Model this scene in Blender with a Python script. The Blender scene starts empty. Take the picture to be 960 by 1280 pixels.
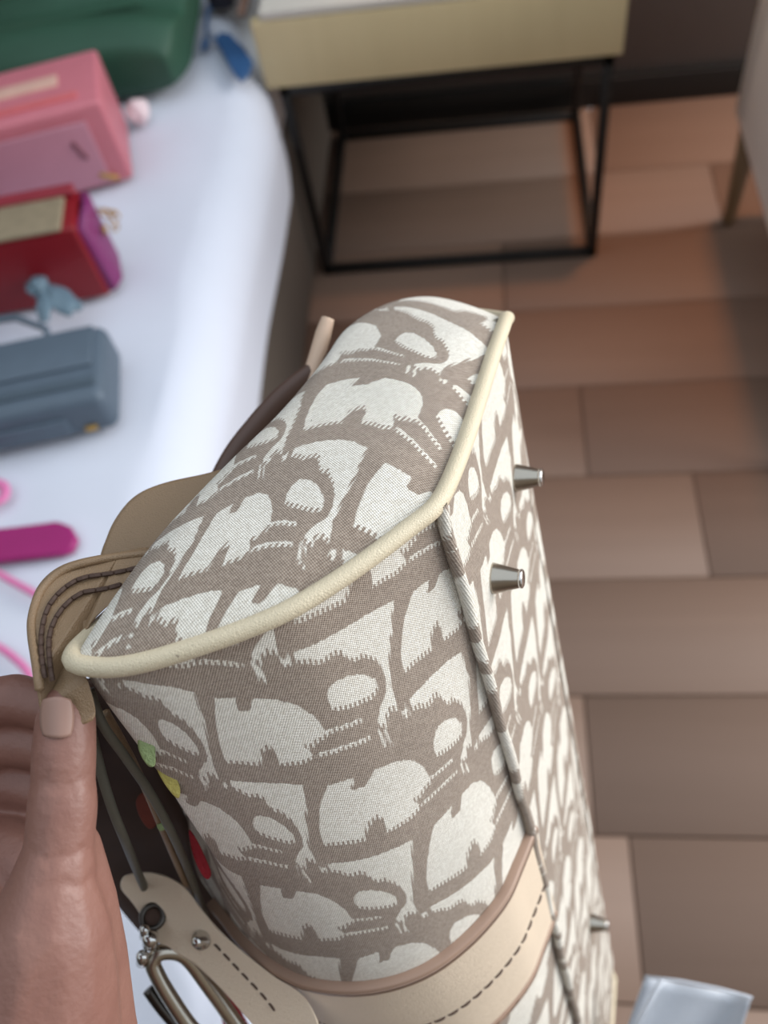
import bpy, bmesh, math, random
import numpy as np
from mathutils import Vector, Matrix, noise

random.seed(7); np.random.seed(7)
SC = bpy.context.scene
COL = SC.collection

# ------------------------------------------------------------------ camera
F = 1100.0                                   # focal length in pixels of the 960 x 1280 frame
def rot(p, r, y):
    B = np.array([[1, 0, 0], [0, 0, -1], [0, 1, 0.]])
    cy, sy = math.cos(y), math.sin(y); Y = np.array([[cy, -sy, 0], [sy, cy, 0], [0, 0, 1]])
    cp, sp = math.cos(p), math.sin(p); P = np.array([[1, 0, 0], [0, cp, -sp], [0, sp, cp]])
    cr, sr = math.cos(r), math.sin(r); R = np.array([[cr, -sr, 0], [sr, cr, 0], [0, 0, 1]])
    return R @ P @ B @ Y
M = rot(.991, -.238, -.245)                  # world -> camera (x right, y down, z forward)
CP = np.array([0, 0, 1.37])
cam = bpy.data.cameras.new('camera')
cam.sensor_fit = 'VERTICAL'; cam.sensor_height = 36; cam.sensor_width = 27
cam.lens = 36 * F / 1280; cam.clip_start = .01
cam.dof.use_dof = True; cam.dof.focus_distance = .285; cam.dof.aperture_fstop = 8.5
camo = bpy.data.objects.new('camera', cam); COL.objects.link(camo)
mw = Matrix.Identity(4)
for i in range(3):
    mw[i][0] = M[0][i]; mw[i][1] = -M[1][i]; mw[i][2] = -M[2][i]; mw[i][3] = CP[i]
camo.matrix_world = mw
SC.camera = camo

# ------------------------------------------------------------------ light
W = bpy.data.worlds.new('room_light'); SC.world = W; W.use_nodes = True
W.node_tree.nodes['Background'].inputs[0].default_value = (.80, .90, 1.0, 1)
W.node_tree.nodes['Background'].inputs[1].default_value = .74
def area(name, loc, target, sx, sy, power, col):
    l = bpy.data.lights.new(name, 'AREA'); l.shape = 'RECTANGLE'; l.size = sx; l.size_y = sy
    l.energy = power; l.color = col
    o = bpy.data.objects.new(name, l); COL.objects.link(o); o.location = loc
    o.rotation_euler = (Vector(target) - Vector(loc)).to_track_quat('-Z', 'Y').to_euler()
    return o
area('window_daylight', (2.3, 1.1, 1.6), (0, .5, .8), 2.0, 1.6, 58, (1, .98, .95))
sl = bpy.data.lights.new('ceiling_spot', 'SPOT'); sl.energy = 56; sl.color = (1, .42, .15); sl.spot_size = math.radians(52); sl.spot_blend = 1; sl.shadow_soft_size = .06
slo = bpy.data.objects.new('ceiling_spot', sl); COL.objects.link(slo); slo.location = (.5, 1.72, 2.45)
vs = SC.view_settings
vs.view_transform = 'Standard'; vs.look = 'None'; vs.gamma = 1; vs.use_curve_mapping = False
vs.exposure = 0.72

# ------------------------------------------------------------------ helpers
def ray(px, py): return np.array([(px - 480) / F, (py - 640) / F, 1.0])
def at(px, py, z):                            # point at depth z along the pixel's ray
    return CP + (ray(px, py) * z) @ M
def onz(px, py, z):
    d = ray(px, py) @ M; return CP + d * ((z - CP[2]) / d[2])

def tag(o, label=None, cat=None, group=None, kind=None):
    if label: o['label'] = label
    if cat: o['category'] = cat
    if group: o['group'] = group
    if kind: o['kind'] = kind
    return o
def empty(name, loc=(0, 0, 0), rz=0):
    o = bpy.data.objects.new(name, None); COL.objects.link(o); o.location = loc; o.rotation_euler = (0, 0, rz)
    o.empty_display_size = .05
    return o
def link(name, me, mat, parent=None, smooth=True):
    o = bpy.data.objects.new(name, me); COL.objects.link(o)
    if mat: me.materials.append(mat)
    if smooth: me.polygons.foreach_set('use_smooth', [True] * len(me.polygons))
    if parent: o.parent = parent
    return o
def pyd(name, v, f, mat, parent=None, smooth=True):
    me = bpy.data.meshes.new(name); me.from_pydata([tuple(map(float, p)) for p in v], [], f); me.update()
    return link(name, me, mat, parent, smooth)
def grid_faces(n, m, wrap_m=False):
    f = []
    for i in range(n - 1):
        for j in range(m if wrap_m else m - 1):
            k = (j + 1) % m
            f.append((i * m + j, i * m + k, (i + 1) * m + k, (i + 1) * m + j))
    return f
def frames(pts, closed=False):
    p = np.array(pts, float); n = len(p)
    if closed: t = np.roll(p, -1, 0) - np.roll(p, 1, 0)
    else: t = np.gradient(p, axis=0)
    t /= np.linalg.norm(t, axis=1)[:, None] + 1e-12
    up = np.array([0, 0, 1.0])
    if abs(t[0] @ up) > .9: up = np.array([1.0, 0, 0])
    a = np.zeros_like(p); prev = np.cross(t[0], up); prev /= np.linalg.norm(prev)
    for i in range(n):
        prev = prev - (prev @ t[i]) * t[i]; prev /= np.linalg.norm(prev) + 1e-12; a[i] = prev
    return p, t, a, np.cross(t, a)
def spline(pts, n=8, closed=False):
    p = np.array(pts, float); N = len(p); out = []
    for i in range(N if closed else N - 1):
        if closed: a, b, c, d = p[i - 1], p[i], p[(i + 1) % N], p[(i + 2) % N]
        else: a, b, c, d = p[max(i - 1, 0)], p[i], p[i + 1], p[min(i + 2, N - 1)]
        for k in range(n):
            t = k / n; out.append(.5 * (2 * b + (c - a) * t + (2 * a - 5 * b + 4 * c - d) * t * t + (-a + 3 * b - 3 * c + d) * t ** 3))
    if not closed: out.append(p[-1])
    return np.array(out)
def tube_data(pts, rad, seg=14, closed=False, flat=1.0, cap=True):
    p, t, a, b = frames(pts, closed); n = len(p)
    r = np.full(n, rad) if np.isscalar(rad) else np.interp(np.linspace(0, 1, n), np.linspace(0, 1, len(rad)), rad)
    th = np.linspace(0, 2 * math.pi, seg, endpoint=False)
    v = (p[:, None] + r[:, None, None] * (np.cos(th)[None, :, None] * a[:, None] + flat * np.sin(th)[None, :, None] * b[:, None])).reshape(-1, 3)
    f = grid_faces(n, seg, True)
    if closed: f += [((n - 1) * seg + j, (n - 1) * seg + (j + 1) % seg, (j + 1) % seg, j) for j in range(seg)]
    elif cap: f += [tuple(range(seg))[::-1], tuple((n - 1) * seg + j for j in range(seg))]
    return v, f
def tube(name, pts, rad, mat, parent=None, **k):
    v, f = tube_data(pts, rad, **k); return pyd(name, v, f, mat, parent)
def rbox(name, size, mat, parent=None, loc=(0, 0, 0), bev=.004, seg=3, rot=(0, 0, 0), shape=None):
    bm = bmesh.new(); bmesh.ops.create_cube(bm, size=1)
    for v in bm.verts: v.co = Vector((v.co.x * size[0], v.co.y * size[1], v.co.z * size[2]))
    if bev > 0: bmesh.ops.bevel(bm, geom=list(bm.edges), offset=bev, segments=seg, profile=.5, affect='EDGES')
    if shape: 
        for v in bm.verts: v.co = Vector(shape(v.co))
    me = bpy.data.meshes.new(name); bm.to_mesh(me); bm.free()
    o = link(name, me, mat, parent); o.location = loc; o.rotation_euler = rot
    return o
def lathe(name, prof, mat, parent=None, seg=28, loc=(0, 0, 0), axis=None):
    v = []; th = np.linspace(0, 2 * math.pi, seg, endpoint=False)
    for r, z in prof: v += [(r * math.cos(t), r * math.sin(t), z) for t in th]
    f = grid_faces(len(prof), seg, True) + [tuple(range(seg))[::-1], tuple((len(prof) - 1) * seg + j for j in range(seg))]
    o = pyd(name, v, f, mat, parent); o.location = loc
    if axis is not None: o.rotation_euler = Vector(axis).to_track_quat('Z', 'Y').to_euler()
    return o
def plate(name, outline, normal, thick, mat, parent=None, bev=.0008):
    """closed 3-D outline, thickened both ways along normal with rounded rim"""
    p = np.array(outline, float); n = np.array(normal, float); n /= np.linalg.norm(n); N = len(p)
    c = p.mean(0); v = []
    for k, (h, ins) in enumerate(((-.5, bev), (-.25, 0), (.25, 0), (.5, bev))):
        d = p - c; L = np.linalg.norm(d, axis=1)[:, None]
        v += list(p - d / L * ins + n * thick * h)
    f = grid_faces(4, N, True) + [tuple(range(N))[::-1], tuple(3 * N + j for j in range(N))]
    o = pyd(name, v, f, mat, parent); o.data.polygons[-1].use_smooth = False; o.data.polygons[-2].use_smooth = False
    return o

# ------------------------------------------------------------------ materials
def lin(c): return tuple(((x / 255) / 12.92 if x / 255 <= .04045 else ((x / 255 + .055) / 1.055) ** 2.4) for x in c) + (1,)
def new_mat(name):
    m = bpy.data.materials.new(name); m.use_nodes = True; nt = m.node_tree
    return m, nt, nt.nodes['Principled BSDF']
def N(nt, t, **k):
    n = nt.nodes.new(t)
    for a, b in k.items(): setattr(n, a, b)
    return n
def math_(nt, op, a, b=None, c=None, clamp=False):
    n = N(nt, 'ShaderNodeMath', operation=op, use_clamp=clamp)
    for i, x in enumerate((a, b, c)):
        if x is None: continue
        if isinstance(x, (int, float)): n.inputs[i].default_value = x
        else: nt.links.new(x, n.inputs[i])
    return n.outputs[0]
def mixc(nt, fac, a, b):
    n = N(nt, 'ShaderNodeMix', data_type='RGBA')
    for s, x in ((n.inputs[0], fac), (n.inputs[6], a), (n.inputs[7], b)):
        if isinstance(x, (int, float, tuple)): s.default_value = x
        else: nt.links.new(x, s)
    return n.outputs[2]
def simple(name, col, rough=.6, var=.12, scale=30, bump=.0, bscale=200, metal=0, stretch=(1, 1, 1), spec=.5, sheen=0, coat=0, col2=None, detail=4, bdist=.001):
    m, nt, b = new_mat(name)
    tc = N(nt, 'ShaderNodeTexCoord'); mp = N(nt, 'ShaderNodeMapping'); mp.inputs['Scale'].default_value = stretch
    nt.links.new(tc.outputs['Object'], mp.inputs[0])
    nz = N(nt, 'ShaderNodeTexNoise'); nz.inputs['Scale'].default_value = scale; nz.inputs['Detail'].default_value = detail
    nt.links.new(mp.outputs[0], nz.inputs[0])
    c = lin(col); c2 = lin(col2) if col2 else tuple(x * (1 - var) for x in c[:3]) + (1,)
    c1 = c if col2 else tuple(min(1, x * (1 + var)) for x in c[:3]) + (1,)
    nt.links.new(mixc(nt, nz.outputs[0], c2, c1), b.inputs['Base Color'])
    b.inputs['Roughness'].default_value = rough; b.inputs['Metallic'].default_value = metal
    b.inputs['Specular IOR Level'].default_value = spec
    if sheen: b.inputs['Sheen Weight'].default_value = sheen
    if coat: b.inputs['Coat Weight'].default_value = coat
    if bump:
        n2 = N(nt, 'ShaderNodeTexNoise'); n2.inputs['Scale'].default_value = bscale; n2.inputs['Detail'].default_value = 3
        nt.links.new(mp.outputs[0], n2.inputs[0])
        bp = N(nt, 'ShaderNodeBump'); bp.inputs['Strength'].default_value = bump; bp.inputs['Distance'].default_value = bdist
        nt.links.new(n2.outputs[0], bp.inputs['Height']); nt.links.new(bp.outputs[0], b.inputs['Normal'])
    return m

def canvas_mat():
    """jacquard canvas: attribute fab = (across mm, along mm, signed distance mm to the woven figure)"""
    m, nt, b = new_mat('jacquard_canvas')
    at_ = N(nt, 'ShaderNodeAttribute', attribute_name='fab')
    sp = N(nt, 'ShaderNodeSeparateXYZ'); nt.links.new(at_.outputs['Vector'], sp.inputs[0])
    p, q, sd = sp.outputs
    col_id = math_(nt, 'FLOOR', math_(nt, 'DIVIDE', p, .85))
    wn = N(nt, 'ShaderNodeTexWhiteNoise', noise_dimensions='1D'); nt.links.new(col_id, wn.inputs['W'])
    alt = math_(nt, 'MULTIPLY', math_(nt, 'MODULO', math_(nt, 'ABSOLUTE', col_id), 2.0), 1.9)
    comb = math_(nt, 'ADD', math_(nt, 'MULTIPLY', wn.outputs['Value'], .8), alt)
    jg = N(nt, 'ShaderNodeAttribute', attribute_name='jag')
    # the warp floats comb out only along the lower flank of each light field, as in the cloth
    sdj = math_(nt, 'SUBTRACT', sd, math_(nt, 'MULTIPLY', comb, jg.outputs['Fac']))
    sdj = math_(nt, 'ADD', sdj, math_(nt, 'MULTIPLY', jg.outputs['Fac'], .9))
    sdj = math_(nt, 'ADD', sdj, math_(nt, 'MULTIPLY', math_(nt, 'SUBTRACT', wn.outputs['Value'], .5), .5))
    row = math_(nt, 'FLOOR', math_(nt, 'DIVIDE', q, .8))
    cmb = N(nt, 'ShaderNodeCombineXYZ'); nt.links.new(col_id, cmb.inputs[0]); nt.links.new(row, cmb.inputs[1])
    wn2 = N(nt, 'ShaderNodeTexWhiteNoise', noise_dimensions='2D'); nt.links.new(cmb.outputs[0], wn2.inputs['Vector'])
    mask = math_(nt, 'ADD', math_(nt, 'MULTIPLY', sdj, 2.2), .5, clamp=True)
    tw = 2 * math.pi / 1.05
    sa = math_(nt, 'SINE', math_(nt, 'MULTIPLY', math_(nt, 'ADD', p, math_(nt, 'MULTIPLY', q, .5)), tw))
    sb = math_(nt, 'SINE', math_(nt, 'MULTIPLY', math_(nt, 'SUBTRACT', q, math_(nt, 'MULTIPLY', p, .12)), tw))
    weave = math_(nt, 'ADD', math_(nt, 'MULTIPLY', math_(nt, 'MULTIPLY', sa, sb), .5), .5)
    white = mixc(nt, wn2.outputs['Value'], lin((224, 217, 204)), lin((243, 238, 227)))
    brown = mixc(nt, wn2.outputs['Value'], lin((142, 125, 111)), lin((166, 149, 134)))
    c = mixc(nt, mask, brown, white)
    fleck = math_(nt, 'MULTIPLY', math_(nt, 'GREATER_THAN', weave, .84), math_(nt, 'SUBTRACT', 1.0, mask))
    c = mixc(nt, math_(nt, 'MULTIPLY', fleck, .6), c, lin((205, 195, 183)))
    gap = math_(nt, 'MULTIPLY', math_(nt, 'LESS_THAN', weave, .22), .55)
    c = mixc(nt, gap, c, lin((110, 98, 88)))
    nt.links.new(c, b.inputs['Base Color'])
    b.inputs['Roughness'].default_value = .85; b.inputs['Specular IOR Level'].default_value = .25
    b.inputs['Sheen Weight'].default_value = .15
    bp = N(nt, 'ShaderNodeBump'); bp.inputs['Strength'].default_value = .9; bp.inputs['Distance'].default_value = .0004
    nt.links.new(weave, bp.inputs['Height']); nt.links.new(bp.outputs[0], b.inputs['Normal'])
    return m
def leather_grain(name, col, worn):
    m, nt, b = new_mat(name)
    tc = N(nt, 'ShaderNodeTexCoord')
    v = N(nt, 'ShaderNodeTexVoronoi', feature='DISTANCE_TO_EDGE'); v.inputs['Scale'].default_value = 1300
    nt.links.new(tc.outputs['Object'], v.inputs['Vector'])
    nz = N(nt, 'ShaderNodeTexNoise'); nz.inputs['Scale'].default_value = 45; nz.inputs['Detail'].default_value = 6
    nt.links.new(tc.outputs['Object'], nz.inputs[0])
    base = mixc(nt, nz.outputs[0], tuple(x * .88 for x in lin(col)[:3]) + (1,), lin(col))
    nw = N(nt, 'ShaderNodeTexNoise'); nw.inputs['Scale'].default_value = 120; nw.inputs['Detail'].default_value = 5
    nt.links.new(tc.outputs['Object'], nw.inputs[0])
    spot = math_(nt, 'MULTIPLY', math_(nt, 'GREATER_THAN', nw.outputs[0], .70), worn)
    nt.links.new(mixc(nt, spot, base, lin((128, 112, 98))), b.inputs['Base Color'])
    b.inputs['Roughness'].default_value = .48
    bp = N(nt, 'ShaderNodeBump'); bp.inputs['Strength'].default_value = .22; bp.inputs['Distance'].default_value = .0002
    nt.links.new(math_(nt, 'ADD', math_(nt, 'MULTIPLY', v.outputs[0], 300), nz.outputs[0]), bp.inputs['Height']); nt.links.new(bp.outputs[0], b.inputs['Normal'])
    return m
def wood(name, c1, c2, sx, sy, rough=.45, rnd=.12):
    m, nt, b = new_mat(name)
    tc = N(nt, 'ShaderNodeTexCoord'); oi = N(nt, 'ShaderNodeObjectInfo')
    ad = N(nt, 'ShaderNodeVectorMath', operation='ADD'); nt.links.new(tc.outputs['Object'], ad.inputs[0])
    sc_ = N(nt, 'ShaderNodeVectorMath', operation='SCALE'); sc_.inputs[0].default_value = (7, 13, 5); nt.links.new(oi.outputs['Random'], sc_.inputs['Scale'])
    nt.links.new(sc_.outputs[0], ad.inputs[1])
    mp = N(nt, 'ShaderNodeMapping'); mp.inputs['Scale'].default_value = (sx, sy, sy); nt.links.new(ad.outputs[0], mp.inputs[0])
    n1 = N(nt, 'ShaderNodeTexNoise'); n1.inputs['Scale'].default_value = 1; n1.inputs['Detail'].default_value = 6; n1.inputs['Distortion'].default_value = .6
    nt.links.new(mp.outputs[0], n1.inputs[0])
    c = mixc(nt, n1.outputs[0], lin(c1), lin(c2))
    f = math_(nt, 'MULTIPLY', oi.outputs['Random'], rnd)
    c = mixc(nt, f, c, tuple(x * .62 for x in lin(c1)[:3]) + (1,))
    nt.links.new(c, b.inputs['Base Color']); b.inputs['Roughness'].default_value = rough
    bp = N(nt, 'ShaderNodeBump'); bp.inputs['Strength'].default_value = .12; bp.inputs['Distance'].default_value = .002
    nt.links.new(n1.outputs[0], bp.inputs['Height']); nt.links.new(bp.outputs[0], b.inputs['Normal'])
    return m
MT = {}
MT['canvas'] = canvas_mat()
MT['piping'] = leather_grain('cream_leather', (214, 200, 172), .75)
MT['strap'] = leather_grain('beige_leather', (226, 207, 184), .0)
MT['tan'] = leather_grain('tan_leather', (142, 116, 88), .0)
MT['edge'] = simple('edge_paint', (158, 130, 112), .45, .1)
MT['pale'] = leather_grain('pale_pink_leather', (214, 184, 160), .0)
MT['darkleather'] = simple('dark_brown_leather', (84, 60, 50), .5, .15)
MT['thread'] = simple('brown_thread', (78, 58, 48), .7, .15, 400)
MT['lining'] = simple('brown_lining', (70, 50, 40), .8, .4, 40)
MT['zip'] = simple('grey_tape', (92, 88, 76), .6, .15, 200)
MT['chrome'] = simple('polished_metal', (205, 203, 200), .14, .05, metal=1)
MT['nickel'] = simple('brushed_nickel', (176, 168, 156), .25, .06, metal=1)
MT['gold'] = simple('gold_metal', (200, 160, 90), .3, .1, metal=1)
MT['gunmetal'] = simple('gunmetal', (80, 76, 72), .3, .1, metal=1)
MT['leafgreen'] = simple('green_embroidery', (140, 158, 108), .6, .3, 700, bump=.8, bscale=900)
MT['leafyellow'] = simple('yellow_green_embroidery', (172, 160, 84), .6, .3, 700, bump=.8, bscale=900)
MT['redthread'] = simple('red_embroidery', (150, 16, 34), .65, .2, 700, bump=.6, bscale=900)
MT['skin'] = simple('skin', (142, 103, 90), .5, .12, 60, bump=.3, bscale=420, col2=(118, 77, 67))
MT['nail'] = simple('fingernail', (152, 119, 106), .42, .05)
MT['duvet'] = simple('white_cotton', (214, 218, 231), .9, .02, 20, bump=.15, bscale=900)
MT['bedbase'] = simple('bed_base_fabric', (96, 86, 77), .9, .1, 200)
MT['plank'] = wood('oak_plank', (122, 98, 83), (133, 108, 93), 1.2, 22, .62, .06)
MT['drawer'] = wood('olive_oak', (202, 184, 142), (214, 196, 154), 30, 2.0, .55, 0)
MT['stone'] = simple('pale_stone_top', (208, 202, 192), .35, .05, 8)
MT['blacksteel'] = simple('black_steel', (18, 17, 17), .45, .1)
MT['wall'] = simple('taupe_wall', (108, 99, 94), .85, .04, 6)
MT['skirt'] = simple('black_skirting', (7, 7, 7), .5, .1)
MT['upholstery'] = simple('grey_beige_upholstery', (232, 218, 208), .95, .07, 300, bump=.4, bscale=900)
MT['walnut'] = wood('chair_leg_wood', (98, 76, 52), (132, 104, 74), 30, 6, .5, 0)

# ------------------------------------------------------------------ setting: floor planks, wall, skirting
fl = pyd('floor', [(-2.2, -1.32, -.012), (2.6, -1.32, -.012), (2.6, 2.06, -.012), (-2.2, 2.06, -.012)], [(0, 1, 2, 3)], simple('subfloor', (58, 46, 38), .9), None, False)
tag(fl, 'brown wood plank floor of the room', None, kind='structure')
rows = [(-1.32, -1.1), (-1.1, -.8), (-.8, -.57), (-.57, -.35), (-.35, -.133), (-.133, .083), (.083, .298), (.298, .512), (.512, .72), (.72, .935), (.935, 1.15), (1.15, 1.365), (1.365, 1.58), (1.58, 1.795), (1.795, 2.05)]
joint = {5: .55, 6: .168, 7: .12, 8: .9, 9: .345, 10: .16, 11: .72, 12: .02, 13: .5, 14: .25}
for r, (y0, y1) in enumerate(rows):
    xs = sorted([joint.get(r, .3) + k * 1.25 for k in range(-2, 3)])
    xs = [-2.2] + [x for x in xs if -2.1 < x < 2.5] + [2.6]
    for x0, x1 in zip(xs[:-1], xs[1:]):
        if r < 5 and x0 < -1: continue
        rbox('floor_plank', (x1 - x0 - .002, y1 - y0 - .002, .012), MT['plank'], fl, ((x0 + x1) / 2, (y0 + y1) / 2, -.006), bev=.0015, seg=1)
wl = rbox('wall_back', (4.8, .06, 2.6), MT['wall'], None, (.2, 2.092, 1.3), bev=0); tag(wl, 'dark taupe wall behind the nightstand', kind='structure')
bb = rbox('baseboard_back', (4.8, .014, .075), MT['skirt'], None, (.2, 2.053, .0375), bev=.002); tag(bb, 'black skirting board along the wall', kind='structure')

w2 = rbox('wall_left', (.06, 4.2, 2.6), simple('beige_wall', (150, 138, 122), .9, .04, 6), None, (-2.25, .3, 1.3), bev=0); tag(w2, 'unseen beige wall beyond the bed, added to block fill light', kind='structure')  # out of view; added to cut sky fill from the left, beige for warm bounce
w3 = rbox('wall_front', (4.8, .06, 2.6), simple('beige_wall_rear', (128, 116, 102), .9, .04, 6), None, (.2, -1.35, 1.3), bev=0); tag(w3, 'unseen beige wall behind the viewer, added to block fill light', kind='structure')  # out of view; added so less ambient light comes from behind the camera
# ------------------------------------------------------------------ nightstand
ns = empty('nightstand', (-.384, 1.513, 0)); tag(ns, 'nightstand with olive wood drawer on a black steel frame beside the bed', 'nightstand')
x1, d1, t = .605, .505, .018
for x in (t / 2, x1 - t / 2):
    for y in (t / 2, d1 - t / 2): rbox('leg', (t, t, .455), MT['blacksteel'], ns, (x, y, .2275), bev=.001, seg=1)
for y in (t / 2, d1 - t / 2):
    rbox('floor_rail', (x1, t, t), MT['blacksteel'], ns, (x1 / 2, y, t / 2 + .0005), bev=.001, seg=1)
    rbox('top_rail', (x1, t, t), MT['blacksteel'], ns, (x1 / 2, y, .455 - t / 2), bev=.001, seg=1)
for x in (t / 2, x1 - t / 2):
    rbox('floor_rail', (t, d1, t), MT['blacksteel'], ns, (x, d1 / 2, t / 2), bev=.001, seg=1)
    rbox('top_rail', (t, d1, t), MT['blacksteel'], ns, (x, d1 / 2, .455 - t / 2), bev=.001, seg=1)
rbox('drawer_body', (x1 + .012, d1 - .02, .122), MT['drawer'], ns, (x1 / 2 + .006, d1 / 2 + .02, .517), bev=.002)
rbox('drawer_front', (x1 + .034, .02, .122), MT['drawer'], ns, (x1 / 2 - .004, .008, .517), bev=.0015)
rbox('top', (x1 + .018, d1 + .012, .016), MT['stone'], ns, (x1 / 2 + .006, d1 / 2 + .004, .587), bev=.003)

# ------------------------------------------------------------------ lounge chair
ch = empty('lounge_chair', (.474, 1.62, 0)); tag(ch, 'pale upholstered armchair on tapered wooden legs by the wall', 'armchair')
rbox('seat_base', (.68, .70, .17), MT['upholstery'], ch, (.36, -.36, .33), bev=.03)
rbox('seat_cushion', (.52, .56, .13), MT['upholstery'], ch, (.34, -.36, .46), bev=.04)
rbox('armrest', (.70, .10, .40), MT['upholstery'], ch, (.35, -.05, .45), bev=.02)
rbox('armrest', (.70, .10, .40), MT['upholstery'], ch, (.35, -.67, .45), bev=.02)
rbox('backrest', (.14, .72, .62), MT['upholstery'], ch, (.07, -.36, .56), bev=.02)
for x, y in ((.035, -.03), (.66, -.03), (.035, -.69), (.66, -.69)):
    lathe('leg', [(.011, 0), (.013, .01), (.022, .26)], MT['walnut'], ch, 16, (x, y, 0))

# ------------------------------------------------------------------ bed and duvet
bd = empty('bed', (-1.15, .7, 0)); tag(bd, 'bed base in grey brown fabric under the white duvet', 'bed')
rbox('base', (1.5, 2.6, .30), MT['bedbase'], bd, (0, 0, .16), bev=.02)
rbox('mattress', (1.48, 2.58, .15), simple('mattress_ticking', (225, 224, 226), .9, .03), bd, (0, 0, .385), bev=.03)
def hem(y):
    e = -.376 - .0 * y
    if y > 1.35: e -= .30 * (y - 1.35) ** 1.35 * 1.15
    if y < .4: e += .17 * min(1, (.4 - y) / .35) ** 1.5
    return e + .003 * math.sin(y * 5 + 1) + .0015 * math.sin(y * 17)
ny, nx, nb = 150, 60, 22
v = []
for j in range(ny):
    y = -.55 + j * (2.04 + .55) / (ny - 1)
    e = hem(y); zt = .497; R = .085
    for i in range(nx):
        x = -1.9 + (e - R + 1.9) * (i / (nx - 1)) ** .8
        fold = .006 * noise.noise(Vector((x * 4, y * 3, 0))) + .004 * noise.noise(Vector((x * 11 + y * 6, y * 5, 3)))
        fold += .007 * max(0, (x + .75) / .45) * math.sin(7 * (y * 1.3 + x * 3) + 2.5 * noise.noise(Vector((x * 3, y * 2, 7)))) * (.3 + .7 * max(0, noise.noise(Vector((x * 2, y * 2, 1))) + .5))
        if x < -.42 and y < 1.75: fold *= .45
        v.append((x, y, zt + min(fold, .006)))
    for i in range(1, nb + 1):
        k = i / nb
        if k < .5:
            a = k / .5 * math.pi / 2; x = e - R + R * math.sin(a); z = zt - R + R * math.cos(a)
        else:
            x = e + .008 * math.sin(y * 7 + 2 * math.sin(y * 3)) * (k - .5); z = zt - R - (k - .5) / .5 * (.10 + .02 * math.sin(y * 4))
        v.append((x, y, z))
dv = pyd('duvet', v, grid_faces(ny, nx + nb), MT['duvet']); tag(dv, 'rumpled white duvet spread over the bed', 'duvet')
sm = dv.modifiers.new('thick', 'SOLIDIFY'); sm.thickness = .012; sm.offset = -1
dv.modifiers.new('sub', 'SUBSURF').levels = 1

# ==================================================================== THE CANVAS BAG
VPa = ray(907, 2012); A_ = VPa / np.linalg.norm(VPa)
P0 = ray(552, 635) * .27
dB = ray(627, 405); Pb = dB * (A_ @ P0) / (dB @ A_)
W_ = (Pb - P0) / np.linalg.norm(Pb - P0)
U_ = -np.cross(A_, W_)
P0w = CP + P0 @ M; Uw, Ww, Aw = U_ @ M, W_ @ M, A_ @ M
bag = empty('canvas_bag'); tag(bag, 'beige and white monogram canvas bowling bag held on end in front', 'handbag')
bmx = Matrix.Identity(4)
for i in range(3): bmx[i][0] = Uw[i]; bmx[i][1] = Ww[i]; bmx[i][2] = Aw[i]; bmx[i][3] = P0w[i]
bag.matrix_world = bmx
BI = np.array(bmx.inverted())
def bl(px, py, z):                           # pixel + depth -> bag local metres
    p = at(px, py, z); return BI[:3, :3] @ p + BI[:3, 3]
LEN = 570.0
RIM = [(1, 12, 0), (0, 35, 0), (0, 64, 0), (0, 92, 0), (1, 120, 3), (9, 150, 18), (33, 174, 27), (55, 171, 27), (68, 148, 24), (71, 112, 19), (74, 80, 18), (79, 52, 17), (85, 28, 16), (92, 5, 15), (99, -22, 13), (102, -46, 8), (97, -65.5, 0), (86, -68, 0), (75, -66, 0), (62.5, -60.5, 0), (48, -52.5, 0), (36, -44, 0), (25, -32, 0), (16, -20, 0), (8, -8, 0), (3, 0, 0)]
Q0 = [(0, 5), (3, 0), (8, -8), (16, -20), (25, -32), (36, -44), (48, -52.5), (62.5, -60.5), (75, -66), (86, -68), (97, -65.5), (102, -46), (99, -22)]
Q1 = [(-1, 5), (0, 0), (3, -14), (7.4, -30), (18.5, -48), (33.3, -62.4), (53, -71.6), (75, -74.4), (94, -71), (112, -63), (126, -54), (140, -45), (152, -34), (160, -20), (163, -5)]
BK0 = [(99, -22), (92, 5), (85, 28), (79, 52), (74, 80), (71, 112), (68, 148), (55, 171), (33, 174), (9, 150), (1, 120), (0, 108)]
BK1 = [(163, -5), (163, 12), (158, 40), (148, 72), (128, 105), (105, 132), (70, 152), (34, 154), (8, 136), (0, 118), (-1, 108)]
def arc(c):
    L = np.r_[0, np.cumsum(np.linalg.norm(np.diff(c, axis=0), axis=1))]; return L
C0, C1 = spline(Q0, 16), spline(Q1, 16); L0, L1 = arc(C0), arc(C1)
def prof(c, L, t): return np.stack([np.interp(t, L, c[:, 0]), np.interp(t, L, c[:, 1])], -1)
def kblend(s):
    s = np.minimum(s, LEN - s); k = np.clip(s / 186.6, 0, 1); return k * k * (3 - 2 * k) * .5 + k * .5
def front(t, s):
    t, s = np.asarray(t, float), np.asarray(s, float); k = kblend(s)[..., None]
    q = (1 - k) * prof(C0, L0, t) + k * prof(C1, L1, t)
    return np.concatenate([q, s[..., None]], -1)
def front_n(t, s, off):                      # point offset outward from the front panel (mm)
    p = front(t, s); d1 = front(t + .8, s) - front(t - .8, s); d2 = front(t, s + .8) - front(t, s - .8)
    n = np.cross(d1, d2); n /= np.linalg.norm(n, axis=-1)[..., None] + 1e-12
    ref = p[..., :2] - np.array([60, 40.]); sg = np.sign((n[..., :2] * ref).sum(-1))[..., None]
    return p + n * sg * np.asarray(off)[..., None] if np.ndim(off) else p + n * sg * off

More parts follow.
